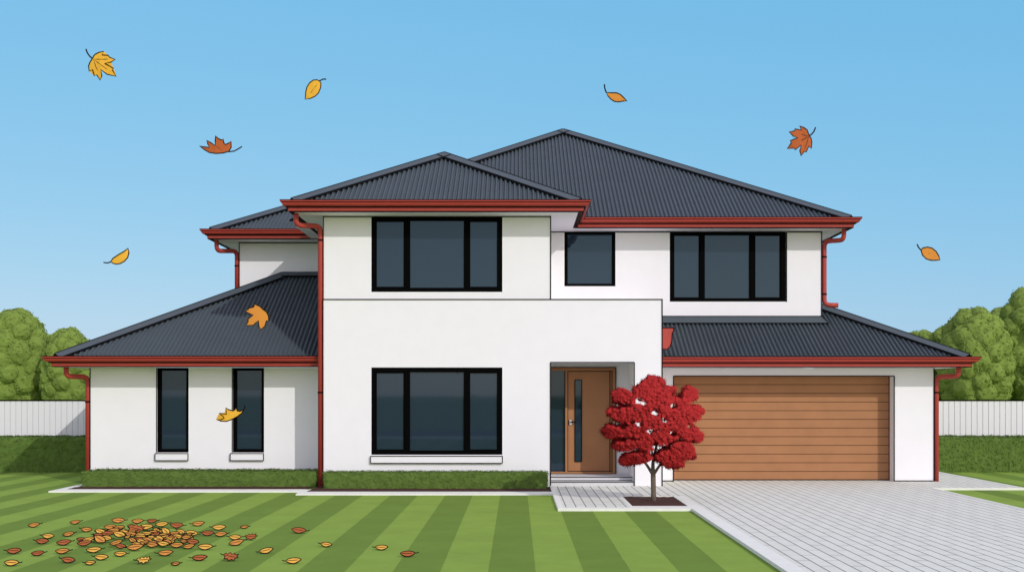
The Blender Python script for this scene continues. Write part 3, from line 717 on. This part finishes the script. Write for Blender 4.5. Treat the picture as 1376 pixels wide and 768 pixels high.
def star(p, n, s, m):
    n = n.normalized(); a = n.orthogonal().normalized(); b = n.cross(a); g = rnd.uniform(0, 6.28); u = a*math.cos(g)+b*math.sin(g); v = n.cross(u)
    c.face([p+u*x*s+v*y*s-n*s*.18*(x*x+y*y) for x, y in STAR], m)
for poly, dy, th, cnt in pads:
    xs = [p[0] for p in poly]; ys = [p[1] for p in poly]; mxd = 1; k = 0
    for _ in range(200): mxd = max(mxd, edged((rnd.uniform(min(xs), max(xs)), rnd.uniform(min(ys), max(ys))), poly)) if False else mxd
    samples = []
    while len(samples) < cnt:
        q = (rnd.uniform(min(xs), max(xs)), rnd.uniform(min(ys), max(ys)))
        if inside(q, poly): samples.append((q, edged(q, poly)))
    mxd = max(e for _, e in samples)
    for q, e in samples:
        if any(((q[0]-h[0])/(h[2]+7))**2+((q[1]-h[1])/(h[3]+7))**2 < 1 for h in holes): continue
        half = th*math.sqrt(max(0, 1-(1-e/mxd)**2)); front = rnd.random() < .62
        off = -half*rnd.uniform(.75, 1) if front else rnd.uniform(-half, half)
        P = wp(q[0], q[1], TD); P.y = TD+dy+off
        # keep its place in the crown when it moves in depth
        n = Vector((rnd.uniform(-.2, .6), -1 if front else rnd.uniform(-1, 1), rnd.uniform(0, .8)))
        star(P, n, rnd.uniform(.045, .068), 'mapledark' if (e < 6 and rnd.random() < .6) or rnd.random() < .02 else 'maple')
for poly, dy, th, cnt in pads:          # larger pointed leaves standing out round the rim of each branch
    for a, b in zip(poly, poly[1:]+poly[:1]):
        L_ = math.hypot(b[0]-a[0], b[1]-a[1])
        for j in range(max(1, int(L_/6))):
            t_ = (j+rnd.random())/max(1, int(L_/6)); q = (a[0]+(b[0]-a[0])*t_+rnd.uniform(-4, 4), a[1]+(b[1]-a[1])*t_+rnd.uniform(-4, 4))
            if any(inside(q, p[0]) and edged(q, p[0]) > 8 for p in pads): continue
            P = wp(q[0], q[1], TD); P.y = TD+dy+rnd.uniform(-.06, .02)
            star(P, Vector((rnd.uniform(-.3, .5), -1, rnd.uniform(-.1, .5))), rnd.uniform(.055, .08), 'maple')
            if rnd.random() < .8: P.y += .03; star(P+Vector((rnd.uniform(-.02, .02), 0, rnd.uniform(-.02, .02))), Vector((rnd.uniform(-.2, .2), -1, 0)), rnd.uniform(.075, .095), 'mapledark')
k = 0
while k < 5200:
    q = (rnd.uniform(40, 555), rnd.uniform(45, 505)); k += 1
    if not any(inside(q, p[0]) for p in pads): continue
    if any(((q[0]-h[0])/(h[2]+9))**2+((q[1]-h[1])/(h[3]+9))**2 < 1 for h in holes): continue
    d = ((q[0]-297)/275)**2+((q[1]-275)/245)**2
    P = wp(q[0], q[1], TD); P.y = TD-.62*math.sqrt(max(.02, 1-d))+rnd.uniform(-.04, .04)-.04
    star(P, Vector((rnd.uniform(0, .6), -1, rnd.uniform(.2, .7))), rnd.uniform(.055, .080), 'maple')
c.build('crown', tree)

# ------------------------------------------------------------------ LEAVES
def leaf_mesh(mb, pts, stem, veins, col, place, lw, thick=.0015):
    """pts/stem/veins are 2D (right, up); place maps 2D -> 3D"""
    P = [place(*p) for p in pts]
    n = (place(1, 0)-place(0, 0)).cross(place(0, 1)-place(0, 0)).normalized()*thick
    bm = bmesh.new(); vs = [bm.verts.new(p-n) for p in P]; f = bm.faces.new(vs)
    bmesh.ops.triangulate(bm, faces=[f], ngon_method='BEAUTY')
    bm.verts.index_update(); fr = [tuple(v.index for v in g.verts) for g in bm.faces]; bm.free()
    mb.raw([p+n for p in P], fr, col); mb.raw([p-n for p in P], [t[::-1] for t in fr], col)
    mb.tube(P, lw, 'rim', 5, close=True)
    for v in veins: mb.tube([place(*a)+n*2 for a in v], lw*.6, 'vein', 4)
    mb2 = MB()
    if stem: mb2.tube([place(*a) for a in stem], lw*1.15, 'rim', 6)
    return mb2
FD = 7.0
def flying(name, x0, y0, sc, pts, stem, veins, col, label, curl=.6, D=FD):
    """outline measured in the photo; the leaf is a real leaf of 12-18 cm in the air at distance D"""
    cx = sum(p[0] for p in pts)/len(pts); cy = sum(p[1] for p in pts)/len(pts)
    k = D/F/sc; C0 = Vector((X_(x0+cx/sc, D), D, Z_(y0+cy/sc, D)))
    def place(x, y):
        u, v = (x-cx)*k, -(y-cy)*k
        return C0+Vector((u, (u*u+v*v*.6)*curl*4+u*.25-v*.2, v))
    pts = [tuple(p) for p in pts]
    e = empty(name, C0, label, 'leaf', 'autumn leaves drifting through the air')
    mb = MB(); st = leaf_mesh(mb, pts, stem, veins, col, place, .0033*D/7, .0015*D/7)
    mb.build('blade', e); 
    if stem: st.build('stem', e)
A = (385, 325)
flying('maple_leaf', 90, 50, 10.97, [(385,325),(405,285),(430,260),(480,232),(545,213),(520,265),(603,265),(615,290),(690,315),(635,360),(555,382),(665,445),(645,462),(690,550),(575,535),(495,475),(500,560),(470,620),(430,548),(395,565),(378,480),(325,500),(322,430),(345,380)],
       [(290,185),(310,240),(345,290),(385,325)], [[(390,330),(500,410),(620,495)],[(395,335),(420,430),(462,530)],[(395,330),(480,328),(590,318)]], 'leafy', 'yellow maple leaf flying highest at the far left of the sky')
flying('oval_leaf', 380, 90, 10.97, [(540,203),(500,190),(450,200),(400,240),(360,300),(340,370),(325,470),(400,458),(470,425),(520,375),(552,300),(558,240)],
       [(630,168),(590,172),(540,203)], [[(530,215),(480,280),(400,385)]], 'leafy', 'yellow oval leaf with curved stem in the sky above the left eave')
flying('maple_leaf', 250, 160, 10.97, [(200,395),(270,412),(345,418),(325,370),(310,320),(370,352),(430,390),(433,320),(442,250),(470,285),(520,308),(542,292),(548,340),(570,368),(610,345),(645,315),(645,400),(610,462),(530,490),(430,502),(340,490),(270,450)],
       [(785,370),(730,415),(680,450),(610,465)], [[(440,395),(490,435),(560,460),(610,462)]], 'leafr', 'rust red maple leaf curled upward, in the sky over the upper left roof')
flying('oval_leaf', 780, 90, 10.97, [(378,385),(460,388),(530,385),(590,405),(640,445),(690,488),(640,492),(560,510),(500,508),(450,480),(405,435)],
       [(350,265),(355,320),(378,385)], [], 'leafo', 'orange brown narrow leaf with upright stem in the sky above the highest ridge')
flying('maple_leaf', 1030, 150, 10.97, [(640,350),(600,265),(545,235),(485,218),(508,275),(410,262),(408,290),(328,305),(390,368),(455,385),(345,435),(365,460),(310,543),(410,535),(425,560),(515,490),(500,570),(525,635),(570,575),(602,580),(635,498),(683,522),(685,430),(670,380)],
       [(745,215),(715,280),(680,320),(640,350)], [[(630,355),(520,415),(400,480)],[(625,360),(600,450),(570,540)],[(630,355),(520,335),(410,320)]], 'leafr', 'rust red maple leaf with open points in the sky at the right')
flying('oval_leaf', 1200, 310, 10.97, [(402,285),(430,255),(500,242),(570,255),(640,300),(690,360),(718,418),(650,428),(570,432),(490,412),(430,360)],
       [(345,200),(365,245),(402,285)], [[(420,300),(520,335),(630,370)]], 'leafo', 'brown orange oval leaf in the sky right of the upper roof')
flying('oval_leaf', 120, 320, 10.97, [(318,345),(350,300),(430,245),(510,195),(565,145),(575,210),(555,280),(510,335),(450,370),(390,380),(345,365)],
       [(208,355),(260,363),(318,350)], [], 'leafy', 'yellow curved leaf in the sky left of the upper storey')
flying('maple_leaf', 300, 395, 10.97, [(585,225),(540,180),(470,150),(460,190),(380,210),(385,225),(335,248),(380,280),(445,308),(370,365),(370,400),(340,460),(440,455),(465,430),(513,385),(520,480),(545,515),(600,465),(625,385),(655,385),(655,320),(630,260)],
       [(650,150),(620,190),(585,230)], [[(580,265),(490,340),(390,435)],[(600,290),(590,370),(560,440)],[(540,245),(400,243)]], 'leafo', 'orange maple leaf drifting in front of the left wing roof', D=3.2)
flying('maple_leaf', 270, 530, 12.8, [(262,422),(340,428),(400,400),(375,360),(322,315),(380,322),(440,335),(435,280),(437,225),(480,255),(550,275),(575,260),(600,230),(618,275),(660,285),(700,265),(728,245),(680,320),(610,375),(540,415),(440,455),(340,452)],
       [(728,245),(732,210),(735,185)], [[(440,335),(480,370),(540,395)]], 'leafy', 'yellow curled maple leaf drifting before the second narrow window')

# leaves on the grass --------------------------------------------------------
OV = [(-.5, 0), (-.36, .13), (-.15, .22), (.08, .235), (.28, .17), (.42, .07), (.5, 0), (.42, -.08), (.26, -.17), (.05, -.225), (-.18, -.2), (-.38, -.11)]
MP = [(-.5, 0), (-.42, .18), (-.28, .12), (-.2, .32), (-.04, .2), (.1, .36), (.16, .18), (.38, .26), (.34, .08), (.5, 0), (.3, -.1), (.36, -.26), (.12, -.2), (0, -.34), (-.12, -.2), (-.34, -.26), (-.34, -.1)]
COLN = {'y': ('groundy', 'yellow'), 'o': ('groundo', 'orange'), 'r': ('groundr', 'rust red')}
def ground_leaf(px, py, L, ang, col, kind, lift=0.0, tilt=None, seed=0, wid=1.18):
    L *= 1.08; rn = random.Random(seed); P = gnd(px, py+2.0); s = F/P.y; Ln = L/s
    tl = R(34) if tilt is None else tilt; a = R(ang)
    pts = OV if kind == 'oval' else MP; wk = Ln*wid*(1.0 if kind == 'oval' else .95)
    def place(x, y):
        u = x*Ln; v = y*wk; U = u*math.cos(a)-v*math.sin(a); V = u*math.sin(a)+v*math.cos(a)
        return Vector((P.x+U, P.y+V*math.cos(tl), .012+lift+.5*wk*.5*math.sin(tl)+V*math.sin(tl)+abs(u)*.12))
    mn = min(place(x, y).z for x, y in pts); dz = .010+lift-mn
    pl = lambda x, y: place(x, y)+Vector((0, 0, dz))
    mb = MB(); sgn = 1 if rn.random() < .5 else -1
    st = leaf_mesh(mb, pts, None, [[(-.4, 0), (.3, 0)]], COLN[col][0], pl, .0068, .001)
    mb.tube([pl(sgn*.5, 0), pl(sgn*.6, -.03), pl(sgn*.72, .03)], .006, 'rim', 5)
    o = mb.build('fallen_maple_leaf' if kind != 'oval' else 'fallen_leaf', origin=(P.x, P.y, 0)); return o
S1 = [(285,162,'o',90,12),(632,136,'o',80,12),(405,258,'y',98,-5),(575,238,'o',90,15),(355,302,'r',105,-4),(537,313,'r',115,10),(118,385,'r',115,2),(318,402,'r',100,8),(525,385,'o',108,5),(98,487,'y',118,-3),(575,462,'r',115,-12),
      (790,376,'y',118,6),(852,438,'y',112,-4),(758,480,'y',85,4),(1012,408,'y',100,0),(728,202,'o',92,-10),(995,127,'o',105,-2),(1157,130,'o',92,3),(1278,127,'r',82,0)]
S2 = [(415,152,'o',98,8),(590,186,'y',108,2),(803,174,'o',66,8),(495,234,'r',102,-3),(605,240,'o',98,4),(725,268,'y',100,-4),(735,315,'o',118,22),(475,352,'y',118,0),(140,402,'o',118,8),(427,443,'r',118,6),(225,485,'o',72,8),(985,382,'y',112,20),(1215,468,'y',120,8),(1262,213,'r',118,-10)]
S3 = [(365,328,'y',92,-8),(830,354,'y',100,2),(1050,410,'r',118,3)]
scat = [(c[0]/6.254, 680+c[1]/6.25, c[2], c[3]/6.254, c[4], 'oval') for c in S1]+[(200+c[0]/6.254, 680+c[1]/6.25, c[2], c[3]/6.254, c[4], 'oval') for c in S2]+[(380+c[0]/6.254, 680+c[1]/6.25, c[2], c[3]/6.254, c[4], 'oval') for c in S3]
scat += [(1210/6.254, 680+470/6.25, 'y', 18, 8, 'maple'), (200+860/6.254, 680+270/6.25, 'r', 15.5, 6, 'maple'), (200+690/6.254, 680+445/6.25, 'r', 20, -14, 'maple')]
H1 = [(925,182,'o',92,6),(840,215,'o',85,2),(1005,185,'o',76,4),(1110,180,'o',80,-16),(1228,185,'y',105,2),(1360,160,'y',95,8),(1035,210,'y',62,-28),(905,243,'r',96,4),(1005,255,'y',105,-22),(825,255,'r',80,-6),(840,295,'o',118,-38),(685,287,'r',78,-8),(745,287,'y',88,18),(710,322,'r',104,12),(1070,270,'y',55,45),(975,320,'o',95,28),(1015,345,'r',88,-14),(1115,297,'o',76,-32),(1172,292,'r',76,-12),(1228,245,'y',84,6),(1290,232,'o',76,-6),(1325,210,'y',75,-32),(1250,282,'y',88,16),(1325,285,'y',100,-22),(1360,325,'o',90,-16),(1135,357,'o',120,12),(1280,335,'o',88,-6),
      (1060,238,'o',70,10),(1180,262,'y',80,-8),(935,210,'r',70,8),(1150,330,'y',78,-15),(1215,318,'o',80,8)]
H2 = [(235,170,'r',102,-6),(75,210,'y',72,-34),(143,222,'y',92,-46),(35,232,'o',78,-6),(212,237,'o',78,10),(270,222,'y',78,-30),(362,235,'y',100,-18),(245,265,'y',84,-24),(335,272,'y',92,-32),(80,285,'y',88,-20),(185,285,'o',100,2),(370,308,'r',98,-14),(122,327,'y',95,-14),(235,335,'o',98,4),(335,343,'o',90,16),(165,262,'r',80,0),(120,255,'o',70,8),(180,305,'y',70,5),(300,300,'o',70,-10)]
heap = [(c[0]/6.254, 680+c[1]/6.25, c[2], c[3]/6.254, c[4], 'oval') for c in H1]+[(200+c[0]/6.254, 680+c[1]/6.25, c[2], c[3]/6.254, c[4], 'oval') for c in H2]
heap.append((1145/6.254, 680+222/6.25, 'r', 21, -20, 'maple'))
ORD = []
ORD0 = ['leftmost', 'second from left', 'third from left', 'fourth from left', 'fifth from left', 'sixth from left', 'seventh from left', 'eighth from left', 'ninth from left', 'tenth from left', 'eleventh from left', 'twelfth from left', 'thirteenth from left', 'fourteenth from left', 'fifteenth from left', 'sixteenth from left', 'seventeenth from left', 'eighteenth from left', 'nineteenth from left', 'twentieth from left', 'twenty-first from left', 'twenty-second from left']
ORD = ORD0+[t+' from left' for t in ('twenty-third', 'twenty-fourth', 'twenty-fifth', 'twenty-sixth', 'twenty-seventh', 'twenty-eighth', 'twenty-ninth', 'thirtieth')]
rh = random.Random(11)
for _ in range(24):
    a_ = rh.uniform(0, 6.283); q_ = math.sqrt(rh.random())
    heap.append((188+math.cos(a_)*q_*68, 721+math.sin(a_)*q_*11, rh.choice('yyyoor'), rh.uniform(12, 15), rh.uniform(-35, 35), 'oval'))
def zone(l):
    x, y = l[0], l[1]
    if y < 702: return 'on grass behind the leaf heap'
    if x < 104: return 'on grass left of the leaf heap'
    if x < 262 and y > 737: return 'on grass before the leaf heap'
    if x < 350: return 'on grass close right of the leaf heap'
    return 'on lawn far right of the leaf heap'
groups = {}
for l in scat: groups.setdefault(zone(l), []).append(l)
sd_ = 0
for zn, ls in groups.items():
    ls.sort()
    for i, l in enumerate(ls):
        sd_ += 1; o = ground_leaf(l[0], l[1], l[3], l[4], l[2], l[5], seed=sd_)
        k = 'jagged maple' if l[5] != 'oval' else 'oval'
        tag(o, '%s %s leaf %s, %s' % (COLN[l[2]][1], k, zn, ORD[i]), 'leaf', 'single leaves scattered on the lawn')
rows = {'back row of leaf heap': [], 'middle of leaf heap': [], 'front row of leaf heap': []}
for l in heap:
    y = l[1]; rows['back row of leaf heap' if y < 714.5 else 'front row of leaf heap' if y > 728 else 'middle of leaf heap'].append(l)
for rn_, ls in rows.items():
    cl = {}
    for l in sorted(ls): cl.setdefault((l[2], l[5]), []).append(l)
    for (cc, kk), q in cl.items():
        for i, l in enumerate(q):
            sd_ += 1; cxd = abs(l[0]-185)/75; lift = max(0, .05*(1-cxd))*(1-min(1, abs(l[1]-721)/16))+random.uniform(0, .012)
            o = ground_leaf(l[0], l[1]+lift*60, l[3]*1.06, l[4], cc, kk, lift=lift, seed=sd_)
            k = 'jagged maple' if kk != 'oval' else 'oval'
            tag(o, '%s %s leaf in %s, %s of its colour' % (COLN[cc][1], k, rn_, ORD[i]), 'leaf', 'leaves in the heap on the lawn')
